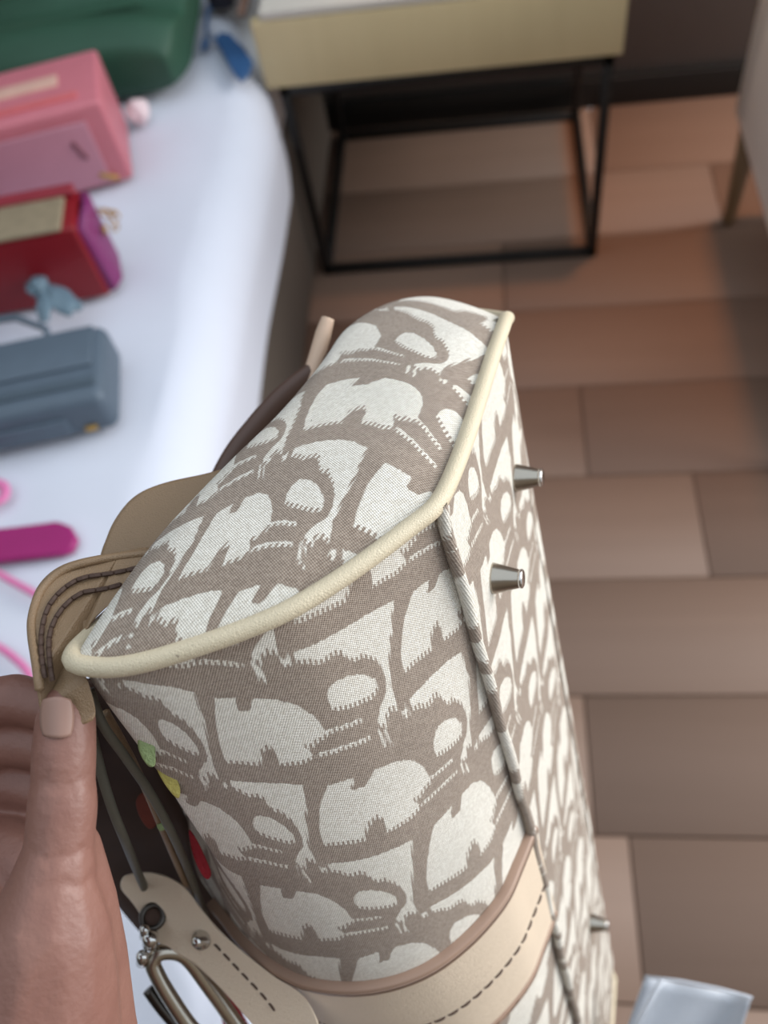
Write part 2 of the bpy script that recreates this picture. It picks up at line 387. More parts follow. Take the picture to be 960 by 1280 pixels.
# woven figure: white fields in lattice coordinates
POLYS = [[[-1.333, 0.493], [-1.056, 0.363], [-1.076, 0.43], [-0.951, 0.375], [-0.872, 0.285], [-0.645, 0.199], [-0.486, 0.168], [-0.358, 0.184], [-0.308, 0.231], [-0.306, 0.265], [-0.382, 0.302], [-0.426, 0.343], [-0.511, 0.373], [-0.436, 0.394], [-0.538, 0.459], [-0.783, 0.565], [-0.802, 0.509], [-0.863, 0.504], [-0.951, 0.571], [-0.995, 0.656], [-1.213, 0.745], [-1.411, 0.831], [-1.435, 0.77], [-1.407, 0.645]], [[-0.211, 0.041], [-0.141, -0.016], [0.001, -0.068], [0.142, -0.093], [0.248, -0.084], [0.257, -0.046], [0.179, -0.001], [0.054, 0.041], [-0.081, 0.085], [-0.202, 0.113], [-0.222, 0.082]], [[-0.416, -0.064], [-0.386, -0.104], [-0.285, -0.148], [-0.173, -0.186], [-0.057, -0.238], [0.069, -0.283], [0.178, -0.33], [0.305, -0.375], [0.45, -0.431], [0.444, -0.346], [0.479, -0.265], [0.463, -0.206], [0.494, -0.156], [0.523, -0.115], [0.534, -0.043], [0.56, -0.008], [0.483, 0.015], [0.46, -0.009], [0.353, 0.012], [0.308, 0.047], [0.315, 0.075], [0.228, 0.098], [0.192, 0.088], [0.267, 0.007], [0.338, -0.052], [0.35, -0.108], [0.322, -0.147], [0.264, -0.167], [0.142, -0.165], [0.089, -0.139], [0.037, -0.138], [-0.034, -0.152], [-0.098, -0.138], [-0.168, -0.1], [-0.234, -0.076], [-0.296, -0.066], [-0.395, -0.038]], [[0.241, 0.107], [0.271, 0.098], [0.336, 0.14], [0.309, 0.152]], [[0.167, 0.12], [0.201, 0.11], [0.26, 0.159], [0.226, 0.173]], [[-0.393, 0.268], [-0.201, 0.189], [0.047, 0.098], [0.049, 0.112], [-0.2, 0.205], [-0.393, 0.285]], [[-0.414, 0.368], [-0.15, 0.254], [0.104, 0.156], [0.105, 0.17], [-0.152, 0.271], [-0.41, 0.385]]]
BANDS = [[[-1.531, 0.868], [-1.477, 0.879], [-0.831, 0.601], [-0.54, 0.476], [-0.421, 0.411], [0.081, 0.2], [0.074, 0.277], [-0.232, 0.417], [-0.428, 0.508], [-0.72, 0.631], [-1.085, 0.786], [-1.412, 0.928], [-1.521, 0.969]], [[-1.472, 0.549], [-1.313, 0.479], [-1.405, 0.626], [-1.432, 0.749], [-1.424, 0.841], [-1.39, 0.85], [-1.493, 0.986], [-1.548, 0.995], [-1.595, 0.918], [-1.559, 0.735], [-1.498, 0.599]]]
FR = np.array([[-2.9106, 0.8585, -0.2417, 0.2804, -0.1299, 1.2355], [1.3835, 0.7691, 0.2526, -0.261, 0.0122, -1.051]])
EN = np.array([[-3.0929, -0.9339, -0.919, 1.7993, 0.0054, 0.3598], [1.5208, -0.8497, -0.1011, -0.4008, 0.0867, 0.3138]])
TL = np.array([[-20.996, 48.0482], [26.2444, 97.5815]])                        # lattice vectors in mm
WC = np.array([[91.9995, 20.8812], [75.238, 71.6754], [47.5125, 117.0478], [19.1383, 23.8087], [114.9513, 114.538], [67.4818, 49.6091], [42.5091, 98.0283], [18.1997, 141.3901], [4.1222, 41.9548], [91.8608, 141.9668], [107.9224, 87.8493], [100.3396, 47.3651], [86.0663, 97.3847], [60.6181, 147.7132], [34.8823, 47.0179], [127.9343, 148.2499], [103.5698, 56.9657], [89.9841, 108.5154], [40.346, 62.3009], [17.5742, 106.0027], [66.8934, 155.3887], [137.1878, 167.1015], [54.6474, 41.0736], [30.1542, 87.113], [7.6244, 126.6166], [99.5019, 83.65], [81.8366, 135.2616], [108.1834, 32.7511], [29.8241, 21.2516], [79.6492, 68.9668], [57.4785, 118.1044], [95.1975, 18.207], [8.6653, 62.7921]])
WW = np.array([[0.9243, -0.448], [0.8426, -0.3888], [0.1832, 0.2137], [-1.352, 0.5135], [0.1475, -0.1152], [-0.4022, 0.1952], [-0.6207, 0.0909], [-0.2247, -0.0076], [1.1384, -0.5077], [-0.3718, 0.2276], [-0.4829, 0.4472], [0.7215, -0.5129], [0.1675, -0.1228], [-0.4174, -0.0711], [0.0607, 0.1161], [-0.0946, 0.0957], [-0.2099, 0.2005], [-0.207, 0.1827], [-0.047, -0.0478], [-0.0606, -0.0378], [0.3281, 0.1322], [0.1015, -0.1397], [0.1019, -0.1456], [0.4937, -0.1538], [0.3039, -0.0298], [0.4007, -0.4208], [0.4654, -0.3059], [-0.8248, 0.4851], [0.7185, -0.2556], [-0.7375, 0.4343], [0.0197, -0.1096], [-0.4546, 0.2153], [-0.6557, 0.3075]])
EC = np.array([[54.2028, 52.2245], [11.8089, 39.8326], [50.7878, 25.3229], [52.1957, 10.3433], [5.9571, 33.1879], [17.3784, 9.0445], [24.5393, 13.6445], [25.2876, -24.4833], [48.7909, -16.0877], [67.491, -39.7225], [74.582, -53.8524], [39.953, -9.2092], [70.0021, -18.2376], [65.2245, -19.5072], [26.3176, 76.4969], [39.1109, 80.9357], [79.6582, -41.5247], [56.1254, -44.3845], [50.4252, -44.0351], [57.4983, 48.1144]])
EW = np.array([[0.4646, -0.1203], [-0.2921, 0.6475], [-0.3514, 0.2576], [0.1644, -0.1243], [0.3656, -0.6419], [-0.2936, 0.1089], [0.2647, -0.0768], [-0.2501, 0.0638], [0.5343, 0.1756], [-1.0887, 0.5821], [0.6207, -0.2673], [-0.1011, -0.0965], [0.2474, -0.067], [-0.5162, -0.1517], [-0.0409, -0.3199], [-0.2173, 0.3711], [-0.103, 0.0594], [0.8936, -0.3358], [-0.2001, -0.0171], [-0.0336, -0.1632]])
G = 200
gi, gj = np.meshgrid((np.arange(G) + .5) / G, (np.arange(G) + .5) / G, indexing='ij')
gp = np.stack([gi.ravel(), gj.ravel()], 1)
def poly_sd(poly, q):
    P = poly @ TL; Q = q @ TL; d = np.full(len(Q), 1e9); ins = np.zeros(len(Q), bool)
    for k in range(len(P)):
        a, b = P[k - 1], P[k]; ab = b - a; h = np.clip(((Q - a) @ ab) / (ab @ ab + 1e-9), 0, 1)
        d = np.minimum(d, np.linalg.norm(Q - a - h[:, None] * ab, axis=1))
        c = (a[1] > Q[:, 1]) != (b[1] > Q[:, 1])
        x = (b[0] - a[0]) * (Q[:, 1] - a[1]) / (b[1] - a[1] if abs(b[1] - a[1]) > 1e-9 else 1e-9) + a[0]
        ins ^= c & (Q[:, 0] < x)
    return np.where(ins, d, -d)
TILE = np.full(len(gp), -99.)
for po in POLYS:
    po = np.array(po); lo, hi = np.floor(po.min(0)).astype(int), np.floor(po.max(0)).astype(int)
    for m in range(lo[0] - 1, hi[0] + 2):
        for n in range(lo[1] - 1, hi[1] + 2): TILE = np.maximum(TILE, poly_sd(po, gp + np.array([m, n])))
for po in BANDS:
    po = np.array(po); lo, hi = np.floor(po.min(0)).astype(int), np.floor(po.max(0)).astype(int)
    for m in range(lo[0] - 1, hi[0] + 2):
        for n in range(lo[1] - 1, hi[1] + 2): TILE = np.minimum(TILE, -poly_sd(po, gp + np.array([m, n])))
TILE = TILE.reshape(G, G)
def tile_sd(ij):
    x = (ij - np.floor(ij)) * G - .5; i0 = np.floor(x).astype(int); f = x - i0
    g = lambda a, b: TILE[(i0[:, 0] + a) % G, (i0[:, 1] + b) % G]
    return (g(0, 0) * (1 - f[:, 0]) + g(1, 0) * f[:, 0]) * (1 - f[:, 1]) + (g(0, 1) * (1 - f[:, 0]) + g(1, 1) * f[:, 0]) * f[:, 1]
def quad(c, x, y):
    x, y = x / 100, y / 100; return np.stack([x, y, x * x, x * y, y * y, np.ones_like(x)], 1) @ c.T
def front_ij(t, s):                          # the fitted cloth mapping, carried on linearly outside the range it was fitted on
    t, s = np.asarray(t, float), np.asarray(s, float)
    tc, scl = np.clip(t, 0, 125), np.clip(s, 0, 170)
    e = .5
    b = quad(FR, tc, scl)
    dt = (quad(FR, tc + e, scl) - quad(FR, tc - e, scl)) / (2 * e); ds = (quad(FR, tc, scl + e) - quad(FR, tc, scl - e)) / (2 * e)
    q = np.stack([t, s], 1)                  # the cloth is pulled a little out of square over the body
    warp = np.exp(-((q[:, None] - WC[None]) ** 2).sum(-1) / (2 * 26. ** 2)) @ WW
    return b + dt * (t - tc)[:, None] + ds * (s - scl)[:, None] + warp
SDIR = np.linalg.inv(TL)[1]                 # lattice step for one mm along the warp
def fab(o, p, q, ij, _):
    sd = tile_sd(ij); g = (tile_sd(ij + SDIR * .7) - tile_sd(ij - SDIR * .7)) / 1.4
    a = o.data.attributes.new('fab', 'FLOAT_VECTOR', 'POINT')
    a.data.foreach_set('vector', np.stack([p, q, sd], 1).astype(np.float32).ravel())
    b = o.data.attributes.new('jag', 'FLOAT', 'POINT')
    b.data.foreach_set('value', np.clip(-g * 1.3, 0, 1).astype(np.float32))
def quick(name, V, f, mat, parent):
    me = bpy.data.meshes.new(name); V = np.asarray(V, np.float32); n = len(V)
    me.vertices.add(n); me.vertices.foreach_set('co', V.ravel())
    F_ = np.asarray(f, np.int32); me.loops.add(F_.size); me.loops.foreach_set('vertex_index', F_.ravel())
    me.polygons.add(len(F_)); me.polygons.foreach_set('loop_start', np.arange(0, F_.size, 4, dtype=np.int32))
    me.update(calc_edges=True); me.validate()
    return link(name, me, mat, parent)
def gf(n, m):
    i, j = np.meshgrid(np.arange(n - 1), np.arange(m - 1), indexing='ij'); b = (i * m + j).ravel()
    return np.stack([b, b + 1, b + m + 1, b + m], 1)
def ripple(x, y, k): return np.array([noise.noise(Vector((a * k, b * k, 2.3))) for a, b in zip(x, y)])

# front panel
tt = np.linspace(0, L1[-1], 215); ss = np.r_[np.linspace(0, 270, 250), np.linspace(273, LEN, 50)]
S, T = np.meshgrid(ss, tt, indexing='ij'); S, T = S.ravel(), T.ravel()
OFT = np.interp(np.arange(0, 300), [0, L0[-1] - 62, L0[-1] - 30, L0[-1]], [0, 0, 8, 13])
def seam_off(t, s): return np.interp(t, np.arange(0, 300), OFT) * (np.clip(1 - s / 90, 0, 1) - np.clip(1 - (LEN - s) / 90, 0, 1))
V = front_n(T, S, 1.0 * ripple(T, S, .03)); V[:, 2] += seam_off(T, S)
fp = quick('front_panel', V / 1000, gf(len(ss), len(tt)), MT['canvas'], bag)
fab(fp, T - .21 * S, S, front_ij(T, S), np.array([0, 1.]))
# back panel
rim = spline(RIM, 16, True); rc = np.vstack([rim, rim[:1]]); Lr = arc(rc); qq = np.linspace(0, Lr[-1], 420)
rim3 = np.stack([np.interp(qq, Lr, rc[:, k]) for k in range(3)], 1); rim = rim3[:, :2]
b0, b1 = spline(BK0, 10), spline(BK1, 10)
def norm_s(c, n): L = arc(c); return prof(c, L, np.linspace(0, L[-1], n))
nb_ = 120; p0, p1 = norm_s(b0, nb_), norm_s(b1, nb_); s2 = np.linspace(0, LEN, 120)
p0f = p0.copy(); p0f[:, 1] = np.where(p0f[:, 1] > 100, 100 + (p0f[:, 1] - 100) * .1, p0f[:, 1])     # the far end is flatter
k = kblend(s2)[:, None, None]; q = (1 - k) * np.where((s2 < LEN / 2)[:, None, None], p0[None], p0f[None]) + k * p1[None]
srim = rim3[((p0[:, None] - rim3[None, :, :2]) ** 2).sum(-1).argmin(1), 2]
so_ = srim[None] * (np.clip(1 - s2 / 90, 0, 1) - np.clip(1 - (LEN - s2) / 90, 0, 1))[:, None]
V = np.concatenate([q, (s2[:, None] + so_)[..., None]], -1).reshape(-1, 3)
bp_ = quick('back_panel', V / 1000, gf(120, nb_), MT['canvas'], bag)
tb = np.tile(np.linspace(0, 235, nb_), 120); fab(bp_, tb, V[:, 2], front_ij(200 - tb, V[:, 2]), np.array([0, 1.]))
# base panel
wv = np.linspace(-1, 113, 105); s3 = np.linspace(0, LEN, 400)
S, Wd = np.meshgrid(s3, wv, indexing='ij'); S, Wd = S.ravel(), Wd.ravel()
e_ = np.clip(np.minimum(Wd, 112 - Wd) / 20, 0, 1)
Ub = -1.5 * e_ + .8 * ripple(Wd, S, .035) * e_
V = np.stack([Ub, Wd + 1, S], 1)
ba = quick('base_panel', V / 1000, gf(len(s3), len(wv)), MT['canvas'], bag)
fab(ba, Wd + .21 * S, S, front_ij(20 - Wd, S + 20), np.array([0, 1.]))
# end panels (domed), near and far
CE = np.array([50, 30.]); rr = np.linspace(0.004, 1, 120)
def dome(B):
    q = CE + (rim[None] - CE) * rr[:, None, None]
    z = -B * (1 - rr ** 3.6)[:, None] + rim3[None, :, 2] * rr[:, None] ** 5
    return np.concatenate([q, z[..., None]], -1).reshape(-1, 3)
V = dome(14.); ij = quad(EN, V[:, 0], V[:, 1]) + np.exp(-((V[:, None, :2] - EC[None]) ** 2).sum(-1) / (2 * 24. ** 2)) @ EW
rq = np.repeat(rr, len(rim)); V[:, 2] -= 1.1 * ripple(V[:, 0], V[:, 1], .035) * (1 - rq ** 3)
ep = quick('end_panel', V / 1000, gf(len(rr), len(rim)), MT['canvas'], bag)
fab(ep, V[:, 0] + .35 * V[:, 1], -V[:, 1], ij, None)
V2 = dome(14.); V2[:, 2] = LEN - V2[:, 2]; V2[:, 1] = np.where(V2[:, 1] > 100, 100 + (V2[:, 1] - 100) * .1, V2[:, 1])
e2 = quick('end_panel', V2 / 1000, gf(len(rr), len(rim))[:, ::-1], MT['canvas'], bag); fab(e2, V2[:, 0], V2[:, 1], ij, None)
# leather piping round each end
for s_, sg in ((-.5, 1), (LEN + .5, -1)):
    c = rim[:-1:2]; d = c - np.roll(c, 6, 0); d = np.roll(c, -3, 0) - np.roll(c, 3, 0)
    nrm = np.stack([d[:, 1], -d[:, 0]], 1); nrm /= np.linalg.norm(nrm, axis=1)[:, None]
    if ((c - CE) * nrm).sum() < 0: nrm = -nrm
    pts = np.c_[c + nrm * .9, s_ + sg * rim3[:-1:2, 2]]
    if sg < 0: pts[:, 1] = np.where(pts[:, 1] > 100, 100 + (pts[:, 1] - 100) * .1, pts[:, 1])
    pp = tube('leather_piping', pts / 1000, .0030, MT['piping'], bag, closed=True, seg=18)
    pp['label'] = 'worn cream leather piping'
# fabric piping along the base seams
for side in (0, 1):
    s_ = np.linspace(-1, LEN + 1, 220)
    if side == 0: pts = front_n(np.full(220, 5.5), s_, np.full(220, 1.3)); pts[:, 0] -= 1.2; pts[:, 1] += 1
    else: pts = np.stack([np.full(220, 2.2), np.full(220, 113.5), s_], 1)
    pts[:, :2] += .35 * np.stack([np.sin(s_ * .13), np.cos(s_ * .11)], 1)
    v, f = tube_data(pts / 1000, .0022, seg=12, cap=False)
    bpz = quick('base_piping', v, f, MT['canvas'], bag)
    sv = np.repeat(s_, 12); th = np.tile(np.linspace(0, 12, 12), 220)
    fab(bpz, sv * .7 + th, sv, front_ij(th * .5, sv * 1.2 + 30), None)
# metal feet on the base
for w_, s_ in ((29, 59), (86, 57), (67, 407)):
    o = lathe('foot_stud', [(.0062, -.001), (.0058, .001), (.0036, .0095), (.0033, .0102), (.0028, .0105)], MT['nickel'], bag, 28, (-.0012, w_ / 1000, s_ / 1000), (-1, -.0, 0))
    cp = lathe('stud_cap', [(.0034, .0100), (.0036, .0104), (.0036, .0112), (.0030, .0116)], MT['chrome'], o, 24)
# ---- leather strap round the body
def band(name, t0, t1, s0, s1, o0, o1, mat, nt_=150, ns_=14, parent=None, ext=0):
    """thick band on the front panel: outer face at o1 mm, sides down to o0"""
    ts = np.linspace(t0, t1, nt_); rows_ = []
    sec = [(s0, o0), (s0, o1 - .8), (s0 + .5, o1 - .15), (s0 + 1.2, o1)] + [(x, o1) for x in np.linspace(s0 + 3, s1 - 3, ns_)] + [(s1 - 1.2, o1), (s1 - .5, o1 - .15), (s1, o1 - .8), (s1, o0)]
    for s_, o_ in sec: rows_.append(front_n(ts, np.full(nt_, s_), np.full(nt_, o_)))
    V = np.array(rows_)
    return quick(name, V.reshape(-1, 3) / 1000, gf(len(sec), nt_), mat, parent or bag)
st = band('handle_strap', 1, 186, 189, 262, 0, 3.2, MT['strap']); st['label'] = 'smooth beige leather strap with brown stitching'
band('strap_edge', 1, 186, 184.5, 190, 0, 4.2, MT['edge'], ns_=2, parent=st)['label'] = 'brown painted strap edge'
band('strap_edge', 1, 186, 261, 266, 0, 4.0, MT['edge'], ns_=2, parent=st)
def stitches(par, pts, nrm, L, gap, mat, rad=.00045, limit=80):
    pts = np.array(pts); La = arc(pts); x = 0; n = 0
    me = None
    while x + L < La[-1] and n < limit:
        g = lambda d: np.array([np.interp(d, La, pts[:, i]) for i in range(3)])
        a, b = g(x), g(x + L); c = (a + b) / 2; d = b - a
        if me is None:
            v, f = tube_data(np.array([(-.5, 0, -.0006), (-.35, 0, .0002), (0, 0, .0004), (.35, 0, .0002), (.5, 0, -.0006)]) * np.array([L, 1, 1]), rad, seg=6)
            me = bpy.data.meshes.new('stitch'); me.from_pydata([tuple(map(float, p)) for p in v], [], f); me.materials.append(mat)
        o = bpy.data.objects.new('stitch', me); COL.objects.link(o); o.parent = par
        zx = Vector(d).normalized(); k = min(len(nrm) - 1, int(x / La[-1] * len(nrm))); zz = Vector(nrm[k]); zz = (zz - zx * zz.dot(zx)).normalized(); zy = zz.cross(zx)
        m = Matrix((zx, zy, zz)).transposed().to_4x4(); m.translation = Vector(c); o.matrix_local = m
        x += L + gap; n += 1
ts = np.linspace(4, 183, 260)
pa = front_n(ts, np.full(260, 228.), np.full(260, 3.3)); pb = front_n(ts, np.full(260, 228.), np.full(260, 6.3))
stitches(st, pa / 1000, (pb - pa), .0050, .0013, MT['thread'], .00055)

# strap end tab with snap and rivets, standing off at the left
tabz = .378
tab_px = [(152, 1100), (160, 1093), (185, 1090), (210, 1096), (232, 1110), (252, 1136), (278, 1166), (312, 1196), (345, 1222), (382, 1248), (402, 1300), (380, 1345), (330, 1296), (280, 1240), (255, 1216), (238, 1202), (215, 1190), (196, 1176), (180, 1150), (165, 1128), (152, 1112)]
def tz(x, y): return tabz - .00008 * (x - 150)
vt = [bl(x, y, tz(x, y)) for x, y in spline(tab_px, 4, True)]
nvec = BI[:3, :3] @ ((ray(220, 1150) @ M))
tabo = plate('strap_tab', vt, nvec, .0042, MT['strap'], bag, .001); tabo['label'] = 'rounded beige leather strap end'
tl_ = -np.array(nvec) / np.linalg.norm(nvec)
stitches(tabo, [bl(x, y, tz(x, y)) + tl_ * .0022 for x, y in spline([(268, 1180), (300, 1214), (330, 1246), (352, 1276)], 8)], [tl_] * 3, .0036, .0018, MT['thread'], .0005)
def ring(name, c, n, R_, r_, mat, parent, seg=28):
    n = Vector(n).normalized(); x = n.orthogonal().normalized(); y = n.cross(x)
    return tube(name, [np.array(Vector(c) + x * R_ * math.cos(a) + y * R_ * math.sin(a)) for a in np.linspace(0, 2 * math.pi, seg, endpoint=False)], r_, mat, parent, closed=True, seg=10)
toc = -np.array(nvec) / np.linalg.norm(nvec)
c = bl(191, 1146, tz(191, 1146)) + toc * .0042
ring('eyelet', c, toc, .0044, .0013, MT['gunmetal'], tabo)
lathe('eyelet_hole', [(.0038, 0), (.0036, .0006), (.001, .0007)], MT['lining'], tabo, 20, tuple(c), tuple(toc))
c = bl(252, 1174, tz(252, 1174)) + toc * .002
lathe('rivet', [(.0042, 0), (.0040, .0012), (.0025, .0022), (.0022, .006), (.0018, .0066), (.0006, .0069)], MT['chrome'], tabo, 24, tuple(c), tuple(toc + np.array([.35, -.2, 0])))
for x, y, r_ in ((188, 1172, .0034), (181, 1163, .0022), (178, 1196, .0026)):
    c = bl(x, y, .366); d = (toc + np.array([.2, .5, 0]))
    lathe('hook_joint', [(r_ * .5, -.006), (r_, -.004), (r_, .001), (r_ * .7, .0022), (r_ * .2, .0026)], MT['chrome'], tabo, 20, tuple(c), tuple(d))
# metal ring
rp = [(296, 1330), (262, 1306), (238, 1284), (212, 1246), (197, 1220), (191, 1203), (200, 1191), (220, 1190), (236, 1199), (258, 1228), (292, 1276), (322, 1320)]
pts = [bl(x, y, .372 + .0001 * (x - 200)) for x, y in spline(rp, 6, True)]
tube('ring', pts, .0034, MT['nickel'], tabo, closed=True, seg=14)
rp = [(186, 1236), (205, 1262), (230, 1290)]
tube('ring_bar', [bl(x, y, .382) for x, y in spline(rp, 5)], .003, MT['gunmetal'], tabo)
# embroidery
def patch(name, outline_px, z, mat, thick=.002):
    v = [bl(x, y, z) for x, y in spline(outline_px, 4, True)]
    d = BI[:3, :3] @ (ray(*np.mean(outline_px, 0)) @ M)
    return plate(name, v, d, thick, mat, bag, .0006)
ZF = .30
patch('embroidered_leaf', [(184, 899), (190, 897), (192, 915), (194, 940), (194, 956), (186, 958), (177, 946), (172, 930), (176, 914)], .275, MT['leafgreen'])['label'] = 'pale green beaded leaf'
patch('embroidered_leaf', [(190, 918), (197, 922), (206, 940), (217, 962), (225, 985), (223, 998), (213, 990), (201, 972), (194, 955), (196, 940)], .285, MT['leafyellow'])['label'] = 'yellow green beaded leaf'
patch('embroidered_petal', [(236, 1038), (244, 1046), (256, 1070), (264, 1092), (258, 1099), (248, 1086), (240, 1064)], .338, MT['redthread'])['label'] = 'red embroidered petal'
patch('embroidered_petal', [(273, 1218), (286, 1238), (306, 1272), (318, 1300), (290, 1310), (276, 1270), (268, 1240)], .425, MT['redthread'])

# zip facing turned out towards the hand, with its cords
def strip(name, A, B, mat, n=40, th=.0015):
    a, b = spline(A, 10), spline(B, 10); m = min(len(a), len(b)); a, b = a[:m], b[:m]
    V = []
    for k in np.linspace(0, 1, 10):
        q = a * (1 - k) + b * k; V.append([bl(*p) for p in q])
    V = np.array(V); o = quick(name, V.reshape(-1, 3), gf(10, m), mat, bag)
    s_ = o.modifiers.new('thick', 'SOLIDIFY'); s_.thickness = th; s_.offset = 0
    return o
zf = strip('zip_facing', [(132, 850, .290), (180, 925, .318), (226, 1010, .36), (262, 1085, .405), (345, 1222, .45)],
      [(104, 850, .296), (108, 935, .32), (112, 1020, .352), (128, 1100, .395), (182, 1172, .43)], MT['lining'])
zf['label'] = 'dark brown inner facing beside the zip'
tube('zip_cord', [bl(*p) for p in spline([(112, 862, .272), (128, 905, .276), (158, 948, .288), (190, 995, .302), (218, 1048, .318), (240, 1100, .36), (258, 1150, .40)], 8)], .0016, MT['zip'], bag)
tube('zip_cord', [bl(*p) for p in spline([(112, 905, .285), (125, 960, .292), (140, 1010, .30), (158, 1055, .315), (174, 1095, .36), (190, 1130, .395)], 8)], .0017, MT['zip'], bag)
tube('zip_edge', [bl(*p) for p in spline([(132, 890, .286), (160, 940, .296), (184, 990, .308), (205, 1040, .322), (224, 1085, .35), (240, 1120, .39)], 8)], .0014, MT['tan'], bag)
patch('embroidered_bud', [(196, 1031), (206, 1029), (208, 1036), (200, 1039)], .316, MT['leafgreen'])
patch('embroidered_petal', [(170, 1000), (182, 990), (190, 1010), (196, 1030), (186, 1036), (174, 1020)], .330, simple('rust_embroidery', (110, 48, 34), .7, .2, 500))

# leather corner tab at the zip end with its stitching
def zt(x, y): return .2565 + .00021 * max(850 - y, 0) + .00003 * abs(x - 105)
t1 = [(188, 686), (150, 690), (100, 699), (68, 712), (46, 735), (36, 765), (35, 790), (40, 825), (46, 862), (60, 905), (116, 900), (112, 860), (102, 838), (101, 815), (106, 795), (120, 772), (150, 745), (185, 720)]
v = [bl(x, y, zt(x, y)) for x, y in spline(t1, 5, True)]
nz_ = BI[:3, :3] @ (ray(90, 770) @ M)
ct = plate('corner_tab', v, nz_, .0036, MT['tan'], bag, .0012); ct['label'] = 'tan leather corner tab with two rows of stitching'
rim_l = [(205, 690), (150, 696), (102, 705), (72, 718), (51, 740), (41, 768), (40, 792), (45, 826), (50, 862)]
toc1 = -np.array(nz_) / np.linalg.norm(nz_)
tube('tab_binding', [bl(x, y, zt(x, y)) + toc1 * .0016 for x, y in spline(rim_l, 6)], .0014, MT['tan'], ct)
for ln in ([(172, 710), (140, 717), (105, 722), (82, 734), (62, 756), (53, 784), (52, 815), (58, 856)], [(150, 731), (128, 737), (105, 740), (86, 752), (70, 772), (62, 795), (62, 822), (67, 858)]):
    P_ = np.array([bl(x, y, zt(x, y)) + toc1 * .0022 for x, y in spline(ln, 8)])
    stitches(ct, P_, [toc1] * 4, .0036, .0003, MT['thread'], .0008)
# darker leather tab behind
t2 = [(128, 706), (134, 670), (150, 640), (172, 618), (205, 604), (250, 594), (300, 584), (345, 600), (340, 660), (250, 700), (180, 720)]
v = [bl(x, y, .315 + .0001 * (700 - y)) for x, y in spline(t2, 5, True)]
plate('side_tab', v, nz_, .004, MT['tan'], bag, .0014)['label'] = 'plain tan leather tab in the shade'
# handle on the far side
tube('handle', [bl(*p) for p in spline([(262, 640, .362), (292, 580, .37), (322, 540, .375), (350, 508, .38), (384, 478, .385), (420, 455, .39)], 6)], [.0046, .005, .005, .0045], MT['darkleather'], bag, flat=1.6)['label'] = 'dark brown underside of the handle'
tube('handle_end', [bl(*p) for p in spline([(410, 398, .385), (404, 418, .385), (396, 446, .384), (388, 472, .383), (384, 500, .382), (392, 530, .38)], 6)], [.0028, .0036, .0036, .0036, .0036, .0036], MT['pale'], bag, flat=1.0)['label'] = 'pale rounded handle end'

# ==================================================================== HAND
def capsule_chain(bm, pts):
    """tapered chain of spheres and cones; pts = (px, py, z, radius_mm)"""
    P = [(np.array(at(x, y, z)), r / 1000) for x, y, z, r in pts]
    for (a, ra), (b, rb) in zip(P[:-1], P[1:]):
        n = max(2, int(np.linalg.norm(b - a) / .0035))
        for k in range(n + 1):
            c = a + (b - a) * k / n; r = ra + (rb - ra) * k / n
            bmesh.ops.create_icosphere(bm, subdivisions=2, radius=r, matrix=Matrix.Translation(Vector(c)))
bm = bmesh.new()
capsule_chain(bm, [(84, 884, .262, 7.6), (82, 905, .261, 9.2), (80, 940, .259, 9.7), (79, 985, .257, 9.8), (78, 1010, .256, 10.4), (74, 1060, .254, 10.2), (64, 1120, .252, 13.5), (58, 1180, .252, 19), (50, 1250, .253, 23), (40, 1340, .256, 27), (20, 1480, .262, 30), (0, 1680, .268, 31), (-20, 1950, .276, 34)])
capsule_chain(bm, [(96, 900, .297, 7.2), (70, 886, .297, 8.4), (20, 874, .298, 9.0), (-50, 886, .298, 9.4), (-110, 950, .295, 10), (-60, 1120, .28, 13), (0, 1260, .27, 20)])
capsule_chain(bm, [(100, 946, .303, 7.4), (70, 934, .303, 9.0), (15, 924, .304, 9.6), (-60, 940, .303, 10), (-110, 1020, .30, 11), (-50, 1150, .285, 15), (10, 1280, .272, 20)])
capsule_chain(bm, [(98, 1000, .309, 7.2), (65, 988, .309, 9.0), (10, 978, .309, 9.6), (-60, 992, .308, 10), (-90, 1090, .303, 11), (-30, 1200, .29, 16), (20, 1300, .275, 20)])
capsule_chain(bm, [(94, 1050, .314, 6.6), (60, 1038, .314, 8), (10, 1028, .314, 9), (-50, 1050, .312, 10), (-60, 1150, .306, 13), (0, 1250, .29, 18)])
capsule_chain(bm, [(60, 1110, .30, 14), (30, 1160, .29, 18), (20, 1230, .28, 22)])
capsule_chain(bm, [(92, 1060, .262, 8.5), (102, 1130, .266, 11), (106, 1200, .272, 13.5), (112, 1290, .276, 15), (112, 1400, .28, 20)])
capsule_chain(bm, [(-30, 1060, .305, 15), (40, 1090, .295, 15)])
me = bpy.data.meshes.new('hand_raw'); bm.to_mesh(me); bm.free()
ho = bpy.data.objects.new('person', me); COL.objects.link(ho)
rm = ho.modifiers.new('r', 'REMESH'); rm.mode = 'VOXEL'; rm.voxel_size = .0013
s_ = ho.modifiers.new('s', 'SMOOTH'); s_.factor = .6; s_.iterations = 9
dg = bpy.context.evaluated_depsgraph_get(); me2 = bpy.data.meshes.new_from_object(ho.evaluated_get(dg)); ho.modifiers.clear(); ho.data = me2
